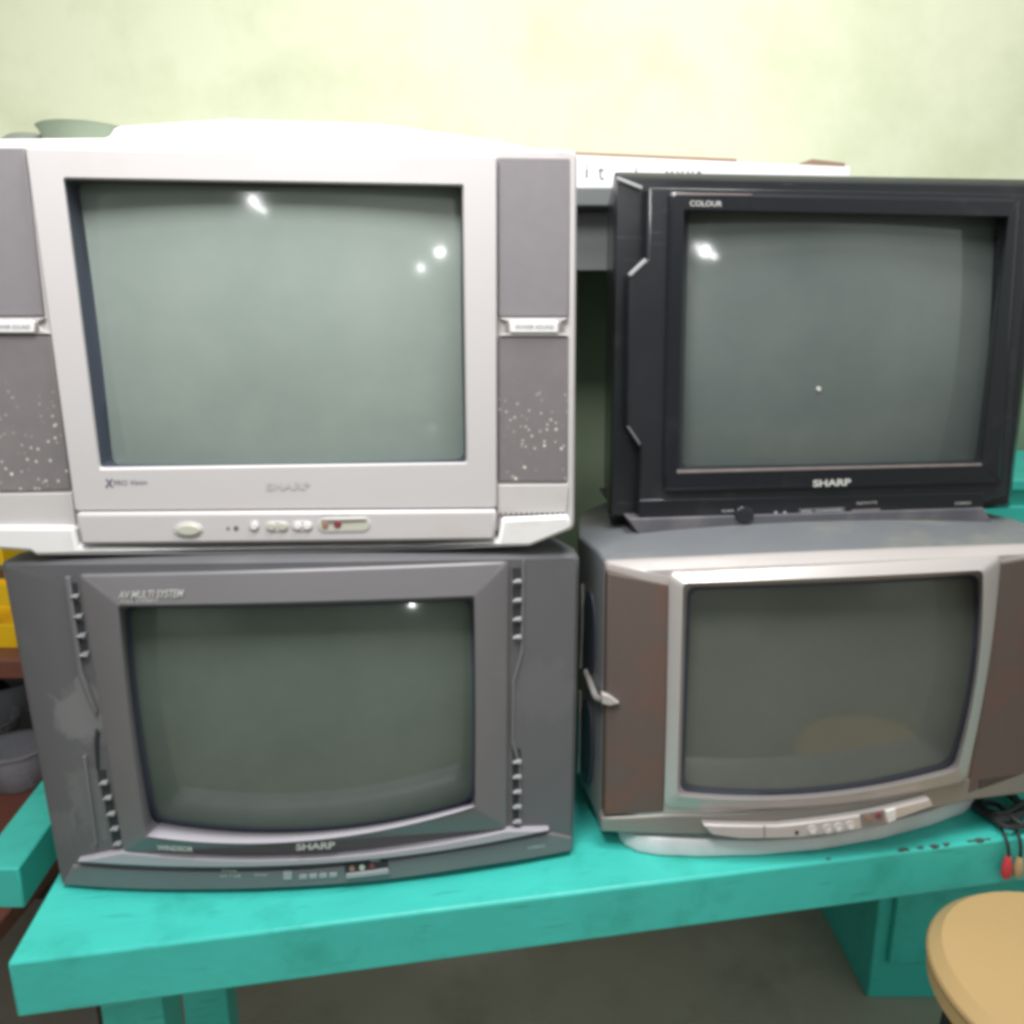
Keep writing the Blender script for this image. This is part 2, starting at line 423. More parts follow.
lofted('cabinet', [T.back(A, 0, .40, .62), T.back(A, 0, .18, .92), T.back(A, 0, .03, 1.0), T.loop(A, -.006), T.loop(A0, 0)] +
       T.opening(A0, edge_loop((106, 594), (484, 585), (487, 818), (136, 846), 3, bow=(1.5, 0, 10, 0))),
       grey_pl, T.root, True, False)
# raised central panel with the screen opening
o1 = edge_loop((79, 574), (508, 561), (506, 829), (124, 854), 4, bow=(1.5, 0, 0, 0))
o2 = edge_loop((82, 577), (505.5, 564), (503.5, 827), (126, 851.5), 4, bow=(1.5, 0, 0, 0))
i0 = edge_loop((118, 605), (474.5, 595.5), (475.5, 808), (145, 838), 3, bow=(1.5, 1, 18, -2))
i1 = edge_loop((120, 607), (473.5, 598), (474.5, 806), (147, 836), 3, bow=(1.5, 1, 18, -2))
ga = edge_loop((126, 604), (472.5, 596.5), (474.5, 803), (152.5, 822), 10, bow=(3, 2, 19, -4))
gl = edge_loop((130.5, 608), (469.5, 600.5), (471, 799), (157.5, 817.5), 12, bow=(3, 2, 19, -4))
T.bezel('screen_frame', [(o1, -.002), (o1, .006), (o2, .0085), (i0, .0155), (i1, .011)], grey_pan, smooth=25, glass_edge=ga)
T.gasket(ga, gl, darkrub)
T.glass((130, 606), (471, 599), (472, 802), (150, 832), glass2)
# crescent ledges coloured pale, the lamp light on them painted in
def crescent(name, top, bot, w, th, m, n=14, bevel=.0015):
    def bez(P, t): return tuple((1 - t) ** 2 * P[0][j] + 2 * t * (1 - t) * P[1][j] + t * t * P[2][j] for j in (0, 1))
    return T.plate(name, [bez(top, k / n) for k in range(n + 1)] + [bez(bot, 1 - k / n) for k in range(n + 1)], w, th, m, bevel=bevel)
T.lip('lit_screen_lip', ((160, 822.5), (312, 850), (471, 803)), ((147.5, 836.5), (308, 859), (474.5, 806.5)), .0168, lilac)
crescent('lit_lower_ledge', ((122, 852.5), (310, 876), (506, 831)), ((76, 862), (330, 882), (550, 830.5)), .0095, .014, lilac)
lp = T.plate('control_panel', [(72, 866), (150, 871), (300, 871), (430, 856), (552, 834), (572, 838), (572, 851), (470, 868), (380, 881), (300, 887),
                               (200, 890), (120, 889), (62, 885)], .004, .01, grey_pan, bevel=.003)
# vent columns
def vents(pts, right):
    for (x, y) in pts:
        T.plate('vent_slot', [(x - 4.5, y - 14), (x + 3.5, y - 14), (x + 4.5, y - 1), (x - 3.5, y - 1)], .0012, .002, slotm, bevel=0)
        T.plate('vent_ledge', [(x - 4.5, y + 1.2), (x - 1, y - 1.4), (x + 4.6, y - 2), (x + 4.6, y + 1.6)], .006, .006, lgrey_pl, bevel=.0008)
lgrey_pl = mat('vent_ledge_plastic', (160, 160, 164), .4)
vents([(73, 597), (76.5, 617), (80, 636), (83, 655)], False)
vents([(102, 784), (106, 799), (109.5, 815), (113, 830), (116, 845)], False)
vents([(517, 582), (517, 601), (517, 620), (517, 638)], True)
vents([(517, 763), (517, 778), (517, 793), (517, 808), (517, 823)], True)
T.plate('vent_rail', [(64, 577), (69, 577), (82, 672), (97, 712), (95, 716), (78, 676)], .005, .006, grey_pan, bevel=.0015)
T.plate('vent_rail', [(95, 730), (98, 733), (97, 745), (98, 770), (96, 770), (94, 745)], .004, .006, slotm, bevel=.0005)
T.plate('vent_rail', [(82, 757), (85, 757), (97, 845), (94, 846)], .005, .006, grey_pan, bevel=.0008)
T.plate('vent_rail', [(522, 561), (525, 561), (523.5, 652), (515, 682), (514, 740), (521, 765), (521, 828), (519, 828), (518.5, 766), (511, 742),
                      (512, 680), (520.5, 650)], .0025, .006, grey_pan, bevel=.0012)
T.text('AV MULTI SYSTEM', (118, 599), (184, 597), 8, .0152, lgrey, shear=.35, bold=.012)
T.text('FULL STEREO', (120, 603), (158, 602), 3.2, .0158, lgrey, shear=.2)
T.text('SHARP', (296, 850.5), (335, 848.5), 7, .0142, lgrey, bold=.03)
T.text('WINDSOR', (157, 850), (193, 852), 5.2, .0142, lgrey, bold=.02)
T.text('POWER', (222, 872), (237, 872.5), 2.4, .0046, lgrey, lp); T.text('on / off', (220, 877), (241, 877.5), 3, .0046, lgrey, lp)
T.text('timer', (254, 876), (268, 876), 2.8, .0046, lgrey, lp)
T.plate('button', rect(283, 872, 292, 880), .0055, .003, lgrey_pl, lp, .0006)
for k in range(4): T.plate('button', [(299 + k * 10, 875.2 - k * .6), (307 + k * 10, 874.7 - k * .6), (307 + k * 10, 879.2 - k * .6), (299 + k * 10, 879.7 - k * .6)], .0055, .003, lgrey_pl, lp, .0006)
T.plate('socket_tray', [(344, 866), (388, 861), (389, 874), (346, 879)], .0045, .002, slotm, lp, .0005)
T.plate('socket_ledge', [(346, 875), (388, 869.5), (389, 874), (346, 879)], .008, .004, lgrey_pl, lp, .0006)
for k, mm in enumerate((brownj, beigeb, redj)): T.dot('socket', 352 + k * 10, 869.5 - k * 1.3, 2.8, 3, .0062, .002, mm, lp)
T.text('VIDEO', (370, 862.5), (380, 861.5), 2.6, .0052, lgrey, lp)
T.text('STEREO', (528, 849.5), (545, 847), 2.6, .0046, lgrey, lp)
T2 = T

# ================================================================ television: silver and brown, bottom right
T = Set('silver television with brown speaker panels and bulging front, under the black television',
        .93, 863, 5, .055, .34, -.664, 1.1, .034)
T.gz = .22
cab_grey = mat('dull_grey_cabinet', (112, 115, 119), .4, var=.10, scale=8, bump=.1, bscale=700,
               dust_or_sheen=((140, 138, 122), .5, .7, .8, 7), wear=(84, 88, 96))
brown = mat('brown_speaker_cloth', (100, 88, 83), .7, var=.05, scale=40, bump=.5, bscale=600, spec=.3, stretch=(3, 3, .4),
            dust_or_sheen=((124, 82, 68), .50, .72, .6, 9))
silver3 = mat('champagne_silver', (196, 189, 187), .34, metal=.25, var=.03, scale=9, bump=.05, bscale=900, dust_or_sheen=((176, 164, 156), .56, .8, .5, 11))
taupe = mat('taupe_silver', (140, 136, 130), .36, metal=.2, var=.04, scale=9)
glass3 = mat('tube_glass_smoky', (92, 98, 92), .07, var=.06, scale=3, dust_or_sheen=((116, 118, 112), .40, .70, .5, 2.0), spec=.6, coat=.3)  # pale clouds in the colour hold blurred reflections as well as dusty film
XR = 1075
A = edge_loop((604, 560), (XR, 542), (1042, 792), (600, 832), 5, bow=(-1, 0, 0, 0))
A0 = edge_loop((607, 563), (XR - 3, 545), (1040, 788), (603, 829), 5, bow=(-1, 0, 0, 0))
def shifted(pts, w, y, kx, kz, dz=0):
    q = T.loop(pts, w); cx = sum(p.x for p in q) / len(q); zt = max(p.z for p in q)
    return [Vector((cx + (p.x - cx) * kx, y, zt + (p.z - zt) * kz + dz)) for p in q]
lofted('cabinet', [shifted(A, 0, .44, .62, .7, -.03), shifted(A, 0, .24, .96, .9, -.006), shifted(A, 0, .10, 1.04, .97, 0), shifted(A, 0, .03, 1.0, 1.0, 0), T.loop(A, -.028)],
       cab_grey, T.root, True, False)
lofted('front_frame', [T.loop(A, -.0285), T.loop(A, -.022), T.loop(A0, -.014)] +
       T.opening(A0, edge_loop((678, 579), (990, 563), (961, 776), (672, 801), 5, bow=(1, 6, 13, 0))), silver3, T.root, False, False)
T.plate('speaker_grille', [(608, 573), (640, 579), (669, 585), (667, 700), (664, 812), (604, 815.5), (606, 700)], .002, .02, brown, bevel=.002)
T.plate('speaker_grille', [(1001, 563), (1062, 552), (1030, 772), (966, 795), (986, 690)], .002, .02, brown, bevel=.002)
o1 = edge_loop((669, 573), (1001, 555), (966, 781), (664, 806), 7, bow=(1, 5, 13, 1))
o2 = edge_loop((671, 576), (999, 558), (964, 779), (667, 803), 7, bow=(1, 5, 13, 1))
i0 = edge_loop((683, 583), (983, 570), (957, 771), (677, 796), 6, bow=(1, 8, 14, 0))
gl = edge_loop((691, 590.5), (974, 577.5), (949.5, 762), (684.5, 786), 10, bow=(1.5, 9, 14, 0))
ga = edge_loop((687.5, 587.5), (977.5, 574.5), (953, 766), (680.5, 790.5), 9, bow=(1.5, 9, 14, 0))
T.bezel('screen_frame', [(o1, -.01), (o1, .004), (o2, .007), (i0, .015)], silver3, smooth=30, glass_edge=ga)
T.gasket(ga, gl, darkrub)
T.glass((690, 589), (985, 576), (960, 765), (683, 800), glass3)
T.plate('lower_band', [(601, 818), (664, 815), (740, 813), (860, 800), (966, 779), (1040, 768), (1042, 790), (975, 800), (860, 820), (740, 834), (601, 832)],
        .002, .02, taupe, bevel=.003)
cp = T.plate('control_panel', [(703, 825), (780, 826), (860, 815.5), (930, 799), (934, 806), (870, 828), (800, 838), (740, 839), (712, 835)], .014, .012, silver3, bevel=.003)
for (x, y) in ((813, 830.5), (828, 829.5), (839, 828), (851, 826)):
    T.dot('button', x, y, 5.2, 4.6, .0152, .003, silver2, cp); T.dot('button_face', x, y + .3, 3.3, 2.8, .0152, .003, whitepl, cp)
T.dot('indicator', 797, 833, 2, 2, .0148, .001, blackhole, cp)
T.plate('socket_recess', [(860, 814.5), (884, 810), (886, 824), (862, 828)], .0146, .001, shade, cp, 0)
T.dot('socket', 869, 818, 3.4, 3.2, .0156, .002, brownj, cp); T.dot('socket', 879, 816, 3.4, 3.2, .0156, .002, redj, cp)
T.plate('panel_seam', rect(764, 826, 765.2, 838), .0146, .001, shade, cp, 0)
T.plate('lamp_window', [(886, 811), (896, 808), (897, 820), (888, 824)], .0158, .003, whitepl, cp, .0015)
traym = mat('tray_silver', (206, 209, 211), .35, var=.04, dust_or_sheen=((160, 160, 160), .5, .8, .5, 12))
rings = []
for (bx, by, ty) in ((620, 841, 836), (626, 846, 836), (638, 852, 837.5), (658, 855.5, 839.5), (700, 857, 841.5), (760, 855.5, 842.5), (820, 850, 838.5), (880, 839.5, 826.5),
                     (930, 826, 812), (962, 814, 800), (973, 807, 797)):
    wb = on_z(bx, by, EYE - .6655); lb = T.R @ (wb - T.base)
    wt = on_y(bx, ty, wb.y); lt = T.R @ (wt - T.base)
    rings.append([lb, Vector((lb.x, lb.y - .001, lb.z + (lt.z - lb.z) * .6)), Vector((lb.x, lb.y + .003, lt.z)), Vector((lb.x, .14, lt.z)), Vector((lb.x, .14, lb.z))])
lofted('base_tray', rings, traym, T.root, True, True, .0015, 50)
T.text('Cinema', (683, 576.5), (714, 575), 6.5, .0095, silvtxt, shear=.2)
# carved handles of the side, with a spur that wraps onto the front
def side(y, z, out=0.0):   # a point on the left flank
    return Vector((flx - out - max(0, min(1, (y - .03) / .07)) * .0115, y, z))
flx = T.P(602, 700).x
ztop = T.P(604, 595, -.05).z; zmid = T.P(604, 690, -.05).z; zbot = T.P(604, 790, -.05).z
for za, zb in ((zmid + .012, ztop), (zbot, zmid - .022)):
    ring = []
    for k in range(24):
        a = 2 * math.pi * k / 24
        ring.append((.052 + .024 * math.cos(a) * (1.0), (za + zb) / 2 + (zb - za) / 2 * math.sin(a)))
    sl = lofted('side_vent', [[side(y, z, .0012) for y, z in ring], [side(y, z, .0035) for y, z in ring]], darkrub, T.root, True, True)
    tube('vent_rim', silver3, [side(.078 - .004 * math.sin(math.pi * t / 8), za + (zb - za) * t / 8, .003) for t in range(9)], .0022, sl)
sp = [T.P(619, 704, .004), T.P(612, 700, .004), T.P(605, 696, .004)]
T.plate('spur_tip', [(602, 694), (609, 696), (620, 703.5), (610, 706), (602, 704)], .009, .010, silver3, bevel=.002)
tube('spur_trim', silver3, [sp[1], sp[2], side(-.0, zmid - .002, .004), side(.025, zmid + .006, .004), side(.055, zmid + .018, .004)], .0042, T.root)
T4 = T

# ================================================================ television: black, top right
T = Set('black television with a stepped left edge and worn screen rim, standing on the brown-panelled television',
        1.02, 843, 5, 0.0, .33, -.281, 1.5, -.004)
T.gz = .25
blk = mat('black_plastic', (38, 40, 44), .22, var=.10, scale=14, bump=.1, bscale=800, dust_or_sheen=((78, 80, 84), .58, .82, .35, 12), wear=(70, 72, 78))
blk2 = mat('black_gloss_plastic', (33, 34, 39), .18, var=.1, scale=20, dust_or_sheen=((70, 70, 74), .58, .8, .4, 16))
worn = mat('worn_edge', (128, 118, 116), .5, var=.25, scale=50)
glass4 = mat('tube_glass_grey', (94, 103, 101), .08, var=.04, scale=3, dust_or_sheen=((124, 131, 127), .40, .70, .5, 2.0), spec=.6, coat=.3)  # clouding colours in uneven reflections over the dusty film
dusty = mat('dusty_black_foot', (88, 88, 94), .6, var=.2, scale=30, dust_or_sheen=((120, 112, 112), .5, .7, .7, 14))
XR = 1042
A = edge_loop((614, 172), (XR + 6, 180), (1010, 508), (609, 519), 4)
B_ = edge_loop((618, 179), (XR + 2, 187), (1008, 505), (612, 515), 4)
lofted('cabinet', [T.back(A, -.05, .40, .62), T.back(A, -.05, .20, .92), T.back(A, -.05, .0, 1.0)[:] and [Vector((p.x, .05, p.z)) for p in T.loop(A, -.05)],
                   T.loop(A, -.03), T.loop(B_, -.018),
                   T.loop(edge_loop((676, 200), (1012, 207), (992, 476), (670, 482), 4), -.018), T.loop(edge_loop((676, 200), (1012, 207), (992, 476), (670, 482), 4), -.09)],
       blk, T.root, True, False)
SLAB = ([(648, 187), (1030, 194), (1024, 300), (1007, 495), (985, 503), (638, 514), (641, 447), (627, 428), (629, 276), (647, 259)])
T.frame_plate('front_slab', SLAB, [(676, 200), (1012, 207), (992, 476), (670, 482)], .006, .03, blk, .003)
T.plate('edge_highlight', [(617, 176), (643, 186), (642, 190), (617, 180)], -.012, .006, lgrey_pl, bevel=.001)  # strips on the bevelled edges, their highlights painted as paler colour
T.plate('edge_highlight', [(645, 258), (647, 262), (631, 277), (628, 274)], .0075, .004, lgrey_pl, bevel=.001)
T.plate('edge_highlight', [(627, 427), (629, 426), (641, 443), (640, 447)], .0075, .004, dusty, bevel=.001)
o1 = edge_loop((670, 192), (1020, 199), (1000, 482), (664, 491), 4)
o2 = edge_loop((673, 195), (1017, 202), (998, 479), (667, 488), 4)
i0 = edge_loop((684, 209), (1009, 216), (982, 464), (677, 470), 2)
i1 = edge_loop((686, 211), (1007, 218), (980.5, 462), (679, 468), 2)
gl = edge_loop((689, 212.5), (1001, 219), (975, 459.5), (682, 465.5), 4, bow=(0, 1, 1, 0))
T.bezel('screen_frame', [(o1, .002), (o1, .012), (o2, .015), (i0, .015), (i1, .010)], blk2, smooth=25)
T.bezel('screen_surround', [(i1, .0101), (edge_loop((688, 211.5), (1004, 218.5), (978, 461.5), (680.5, 467.5), 3), -.004)], blk2, glass_edge=gl, smooth=40)
T.glass((689, 212), (1003, 219), (978, 461), (681, 467), glass4)
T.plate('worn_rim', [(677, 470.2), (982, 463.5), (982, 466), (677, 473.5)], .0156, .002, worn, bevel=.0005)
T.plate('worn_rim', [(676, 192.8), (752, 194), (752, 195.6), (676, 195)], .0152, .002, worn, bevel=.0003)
T.text('SHARP', (813, 487), (851, 485.5), 7, .0068 + .0086, lgrey, bold=.035)
T.text('COLOUR', (690, 206), (722, 206.5), 5.5, .0156, lgrey, bold=.01)
cp = T.plate('control_panel', [(639, 500), (985, 492), (984, 508), (640, 519)], .008, .012, blk2, bevel=.002)
T.dot('knob', 745, 515, 9.5, 8.5, .016, .010, blk, cp, bevel=.002)
T.text('POWER', (722, 512.5), (734, 512), 2.6, .0086, lgrey, cp)
for x in (776, 785): T.dot('indicator', x, 513, 1.8, 1.8, .009, .001, lgrey_pl, cp)
T.plate('label_strip', [(799, 509), (845, 507), (845, 512), (799, 514.5)], .0088, .001, dusty, cp, .0003)
T.text('VOL  CHANNEL', (801, 513), (843, 511), 2.8, .0093, lgrey, cp)
T.plate('label_strip', [(852, 510), (880, 508.5), (880, 512), (852, 514)], .0088, .001, worn, cp, .0003)
T.text('REMOTE', (857, 504.5), (877, 503.5), 2.2, .0088, lgrey, cp)
T.text('STEREO', (955, 505), (971, 504), 2.6, .0088, lgrey, cp)
T.plate('foot_tray', [(628, 519), (984, 508), (993, 524), (640, 537)], .012, .20, dusty, bevel=.002)
T.dot('screen_chip', 819, 389, 2.2, 2.4, -.0035, .002, lgrey, bevel=.0003)
T3 = T

# ================================================================ table
ZT = EYE - .667
tb = bpy.data.objects.new('table', None); C.objects.link(tb)
f0 = on_z(860, 857, ZT); f1 = on_z(1004, 839, ZT)
dirv = (f1 - f0); dirv.z = 0; dirv.normalize(); nrm = Vector((-dirv.y, dirv.x, 0))
tb.location = (f0.x, f0.y, 0); tb.rotation_euler = (0, 0, math.atan2(dirv.y, dirv.x))
tb['label'] = 'long table painted teal green, carrying both stacks of televisions'; tb['category'] = 'table'
Ri = Matrix.Rotation(-tb.rotation_euler[2], 3, 'Z')
def tl(p): return Ri @ (Vector(p) - Vector(tb.location))
xl = tl(on_z(52, 884, ZT)).x
xr = 1.10
box('table_top', teal, xl, xr, 0, .46, ZT - .072, ZT, tb, .004)
box('apron', teal, xl + .05, xr - .05, .14, .165, ZT - .17, ZT - .0722, tb, .002)
for x in (xl + .06, xr - .13):
    for y in (.06, .36): box('leg', teal, x, x + .07, y, y + .07, 0, ZT - .0722, tb, .003)
a = [tl(on_z(*q, ZT)) for q in ((-28, 868), (18, 868), (49, 825))]
e = (a[2] - a[1]).normalized()
far = a[1] + e * .30
lft = [tl(on_z(0, 832, ZT)), tl(on_z(37, 785, ZT))]; e2 = (lft[1] - lft[0]).normalized()
p_l0 = lft[0] - e2 * .09; p_l1 = lft[1] + e2 * .02; 
prism('side_plank', teal, [(a[0].x, a[0].y), (a[1].x, a[1].y), (far.x, far.y), (p_l1.x, p_l1.y)], ZT - .06, ZT - .001, tb, .003)
random.seed(3)
for px, py, s in ((902, 848, .006), (920, 847, .0035), (934, 846, .005), (948, 846, .004), (972, 842, .004), (981, 841.5, .006), (989, 840, .003), (830, 861, .003)):
    q = tl(on_z(px, py, ZT))
    n = 9
    pts = [(q.x + s * 1.5 * random.uniform(.6, 1.2) * math.cos(6.283 * k / n), .0035 + abs(s) * .6 * random.uniform(.5, 1.2) * math.sin(6.283 * k / n)) for k in range(n)]
    prism('paint_chip', chip, pts, ZT - .002, ZT + .0007, tb, 0)

# ================================================================ setting
def tag(o, label, cat=None, group=None, kind=None):
    if label: o['label'] = label
    if cat: o['category'] = cat
    if group: o['group'] = group
    if kind: o['kind'] = kind
    return o
WY = 1.74
o = box('floor', floorm, -6, 6, -4, 8, -.05, 0, None, 0); tag(o, 'plain concrete floor', kind='structure')
o = box('wall', wallm, -6, 6, WY, WY + .12, 0, 3.4, None, 0); tag(o, 'pale yellow-green painted wall behind the televisions', 'wall')

da = box('wall_shade_sheet', mat('green_gap_shade', (122, 138, 114), .8, var=.08, scale=4, dust_or_sheen=((88, 104, 84), .5, .8, .5, 5)), -6, 6, WY - .004, WY - .0005, 0, on_y(590, 262, WY).z, o, 0)  # green sheet on the wall, the gap's shade put into its colour
# shelf on the wall with the lettered carton
dkgrey = mat('dark_grey_metal', (96, 100, 100), .5, var=.08, scale=8, dust_or_sheen=((120, 122, 118), .55, .8, .4, 6))
card = mat('carton_white', (236, 234, 238), .7, var=.02, scale=12)
cardbr = mat('carton_brown', (150, 124, 104), .85, var=.08, scale=20)
ink = mat('printed_ink', (96, 106, 116), .7)
sh = bpy.data.objects.new('wall_shelf', None); C.objects.link(sh)
tag(sh, 'dark grey metal shelf on the wall under the white carton, between the upper televisions', 'shelf')
zs = on_y(590, 187, 1.28).z
sh.location = (0, 1.28, zs)
box('shelf_board', dkgrey, -.45, .62, 0, WY - 1.28 - .001, -.028, 0, sh, .003)
box('shelf_back', dkgrey, -.449, .619, .05, .07, -.12, -.0281, sh, .002)
box('bracket', dkgrey, -.30, -.27, .0702, WY - 1.28 - .002, -.10, -.0281, sh, .002)
box('bracket', dkgrey, .45, .48, .0702, WY - 1.28 - .002, -.10, -.0281, sh, .002)
cb = bpy.data.objects.new('carton', None); C.objects.link(cb)
tag(cb, 'long white cardboard carton with spaced lettering, on the wall shelf behind the black television', 'box')
L0 = on_y(575, 150, 1.30); cyaw = math.radians(11)
cb.location = (L0.x, 1.30, zs); cb.rotation_euler = (0, 0, cyaw)
RB = Matrix.Rotation(-cyaw, 3, 'Z')
def cbp(px, py, dy=0.0):
    c0 = RB @ (CAM - Vector(cb.location)); d = RB @ ray(px, py); t = (dy - c0.y) / d.y; return c0 + d * t
hR = cbp(851, 164).z; hL = cbp(575, 150).z; xR = cbp(851, 165).x
def cbox(name, x0, x1, z0, z1a, z1b, y0, y1, m):
    V = [(x0, y0, z0), (x1, y0, z0), (x1, y0, z1b), (x0, y0, z1a), (x0, y1, z0), (x1, y1, z0), (x1, y1, z1b), (x0, y1, z1a)]
    F = [(0, 1, 2, 3), (5, 4, 7, 6), (3, 2, 6, 7), (0, 4, 5, 1), (1, 5, 6, 2), (0, 3, 7, 4)]
    me = bpy.data.meshes.new(name); me.from_pydata(V, [], F); return finish(name, me, m, cb, .0015)
hM = min(hL, hR)
cbox('carton_body', -.22, xR, 0.0005, hM - .004, hM - .004, 0, .24, card)
q0 = cbp(740, 160); q1 = cbp(812, 163); q2 = cbp(846, 164)
cbox('carton_flap', -.2, q0.x, hM - .0038, hM + .003, hM + .003, .01, .20, cardbr)
cbox('carton_flap', q1.x, q2.x, hM - .0038, hM + .006, hM + .002, .002, .05, cardbr)
def cbtext(s, l, r, h, bold=0.0):
    me, a, b, c, d = text_mesh(s, 0, bold)
    for v in me.vertices:
        t = (v.co.x - a) / (b - a); k = (v.co.y - c) / (d - c)
        v.co = cbp(l[0] + (r[0] - l[0]) * t, l[1] + (r[1] - l[1]) * t - k * h, -.0008)
    me.name = 'lettering'; return finish('lettering', me, ink, cb)
cbtext('i', (585.5, 178), (588, 178), 13); cbtext('t', (598, 180), (604.5, 180), 13); cbtext('e', (615, 181), (623, 181), 9)
cbtext('d', (630, 183), (637, 183.3), 16); cbtext('M X X 2', (666, 183), (702, 184), 13, .02)

# teal cupboard behind the right stack
cu = bpy.data.objects.new('cupboard', None); C.objects.link(cu)
tag(cu, 'teal green cupboard standing behind the right end of the table', 'cupboard')
pc_ = on_y(1016, 478, 1.40); cu.location = (.95, 1.40, 0)
hz = pc_.z
box('carcass', teal, -.18, .8, 0, .32, 0, hz - .022, cu, .004)
box('cupboard_top', teal, -.2, .82, -.015, .33, hz - .0218, hz, cu, .004)
box('door', teal, -.15, .30, -.014, -.0005, .1, hz - .05, cu, .003)

# brown desk on the left, with yellow crate and clear tubs
wood = mat('brown_wood', (112, 66, 54), .5, var=.25, scale=8, stretch=(1, 6, 6), dust_or_sheen=((140, 96, 76), .55, .8, .4, 5))
darkw = mat('dark_wood', (58, 46, 44), .7, var=.1)
ds = bpy.data.objects.new('desk', None); C.objects.link(ds)
tag(ds, 'brown wooden desk with an open lower shelf, behind the left end of the teal table', 'desk')
zd = on_y(5, 660, 1.22).z
ds.location = (-1.25, 1.22, 0)
box('desk_top', wood, -.5, .50, 0, .5, zd - .035, zd, ds, .003)
zl = EYE - .85
box('lower_shelf', wood, -.5, .50, -.30, .5, zl - .03, zl, ds, .003)
box('back_panel', darkw, -.5, .50, .48, .4999, 0, zd - .0352, ds, 0)
for x in (-.5, .46):
    for y in (-.0, .44): 
        box('leg', darkw, x, x + .04, y, y + .039, 0, zl - .0302, ds, .002)
        box('leg', darkw, x, x + .04, y, y + .039, zl + .0002, zd - .0352, ds, .002)
yel = mat('yellow_plastic', (236, 190, 20), .4, var=.05, scale=10)
yc = bpy.data.objects.new('crate', None); C.objects.link(yc)
tag(yc, 'yellow plastic crate with slotted sides on the brown desk at the left edge', 'crate')
yr = on_y(10, 600, 1.27); yt = on_y(4, 546, 1.27).z
yc.location = (yr.x - .17, 1.27, zd)
H = yt - zd
for i, (y0, y1, x0, x1) in enumerate(((0, .012, -.17, .17), (.25, .262, -.17, .17))):
    rows = 5
    for k in range(rows + 1):
        z = .001 + k * (H - .014) / rows
        pass
def slotwall(name, along_x, c, a0, a1):
    bmx = bmesh.new()
    def bb(x0, x1, y0, y1, z0, z1):
        r = bmesh.ops.create_cube(bmx, size=1)
        for v in r['verts']: v.co = Vector(((x0 + x1) / 2 + v.co.x * (x1 - x0), (y0 + y1) / 2 + v.co.y * (y1 - y0), (z0 + z1) / 2 + v.co.z * (z1 - z0)))
    hs = [(0.001, H * .22), (H * .42, H * .62), (H * .82, H)]
    for z0, z1 in hs:
        if along_x: bb(a0, a1, c, c + .010, z0, z1)
        else: bb(c, c + .010, a0, a1, z0, z1)
    k = 0
    while a0 + k * .055 < a1 - .02:
        p = a0 + k * .055 + .001
        for z0, z1 in ((hs[0][1] - .001, hs[1][0] + .001), (hs[1][1] - .001, hs[2][0] + .001)):
            if along_x: bb(p, p + .018, c + .001, c + .009, z0, z1)
            else: bb(c + .001, c + .009, p, p + .018, z0, z1)
        k += 1
    me = bpy.data.meshes.new(name); bmx.to_mesh(me); bmx.free()
    o = bpy.data.objects.new(name, me); C.objects.link(o); o.parent = yc; me.materials.append(yel); return o
slotwall('crate_side', True, 0, -.17, .17); slotwall('crate_side', True, .25, -.17, .17)
slotwall('crate_side', False, -.17, .0105, .2495); slotwall('crate_side', False, .16, .0105, .2495)
box('crate_floor', yel, -.158, .158, .012, .248, .001, .006, yc, 0)
clear = mat('cloudy_plastic', (196, 196, 204), .25, var=.05); 
cb_ = clear.node_tree.nodes['Principled BSDF']; cb_.inputs['Transmission Weight'].default_value = .55; cb_.inputs['IOR'].default_value = 1.3
for (px, py, Y, r, h, lab) in ((22, 778, 1.33, .055, .075, 'cloudy plastic tub nearest the dark grey television, below the desk top'),
                               (-14, 770, 1.42, .07, .08, 'wide cloudy tub at the left edge below the desk top'),
                               (14, 735, 1.52, .06, .12, 'tall cloudy plastic tub standing further back under the desk top')):
    p = on_y(px, py, Y)
    o = lathe('plastic_tub', clear, [(r * .75, 0), (r * .8, .002), (r, h), (r + .006, h + .001), (r + .006, h + .004), (r - .003, h + .003), (r * .76, .004)], None, (0, 0, 0), 28, 50)
    o.location = (p.x, Y, zl + .0005); tag(o, lab, 'tub', 'plastic tubs under the desk')
navym = mat('dark_blue_cloth', (36, 38, 52), .9, var=.2)
o = lathe('cloth_bundle', navym, [(.05, 0), (.085, .02), (.095, .06), (.07, .10), (.02, .12)], None, (0, 0, 0), 20, 80)
p = on_y(-30, 760, 1.52); o.location = (p.x, 1.56, zl + .001); tag(o, 'dark blue bundle among the tubs below the desk top', 'bundle')

# things on the high ledge behind the silver television
grn = mat('pale_green_plastic', (176, 192, 170), .5, var=.06)
crm = mat('cream_plastic', (236, 230, 214), .5, var=.05)
gmid = mat('grey_green_cloth', (150, 156, 148), .8, var=.1)
sh2 = bpy.data.objects.new('wall_shelf', None); C.objects.link(sh2)
z2 = on_y(60, 150, 1.45).z
sh2.location = (-1.05, 1.45, z2); tag(sh2, 'pale shelf on the wall behind the big silver television', 'shelf')
box('shelf_board', whitepl, -.4, .45, 0, WY - 1.4505, -.02, 0, sh2, .003)
for x in (-.3, .35): box('bracket', whitepl, x, x + .02, .02, WY - 1.4508, -.09, -.0202, sh2, .002)
q = on_y(84, 137, 1.55)
o = lathe('basin', grn, [(.055, 0), (.06, .004), (.078, .052), (.082, .055), (.074, .055), (.056, .006)], None, (0, 0, 0), 32, 50)
o.location = (q.x, 1.56, z2 + .0005); tag(o, 'pale green plastic basin on the shelf behind the silver television', 'basin')
q = on_y(50, 137, 1.60)
o = lathe('pot', gmid, [(.03, 0), (.05, .01), (.058, .04), (.045, .05), (.04, .052)], None, (0, 0, 0), 24, 60)
o.location = (q.x - .03, 1.60, z2 + .0005); tag(o, 'grey-green pot left of the basin on the high shelf', 'pot')

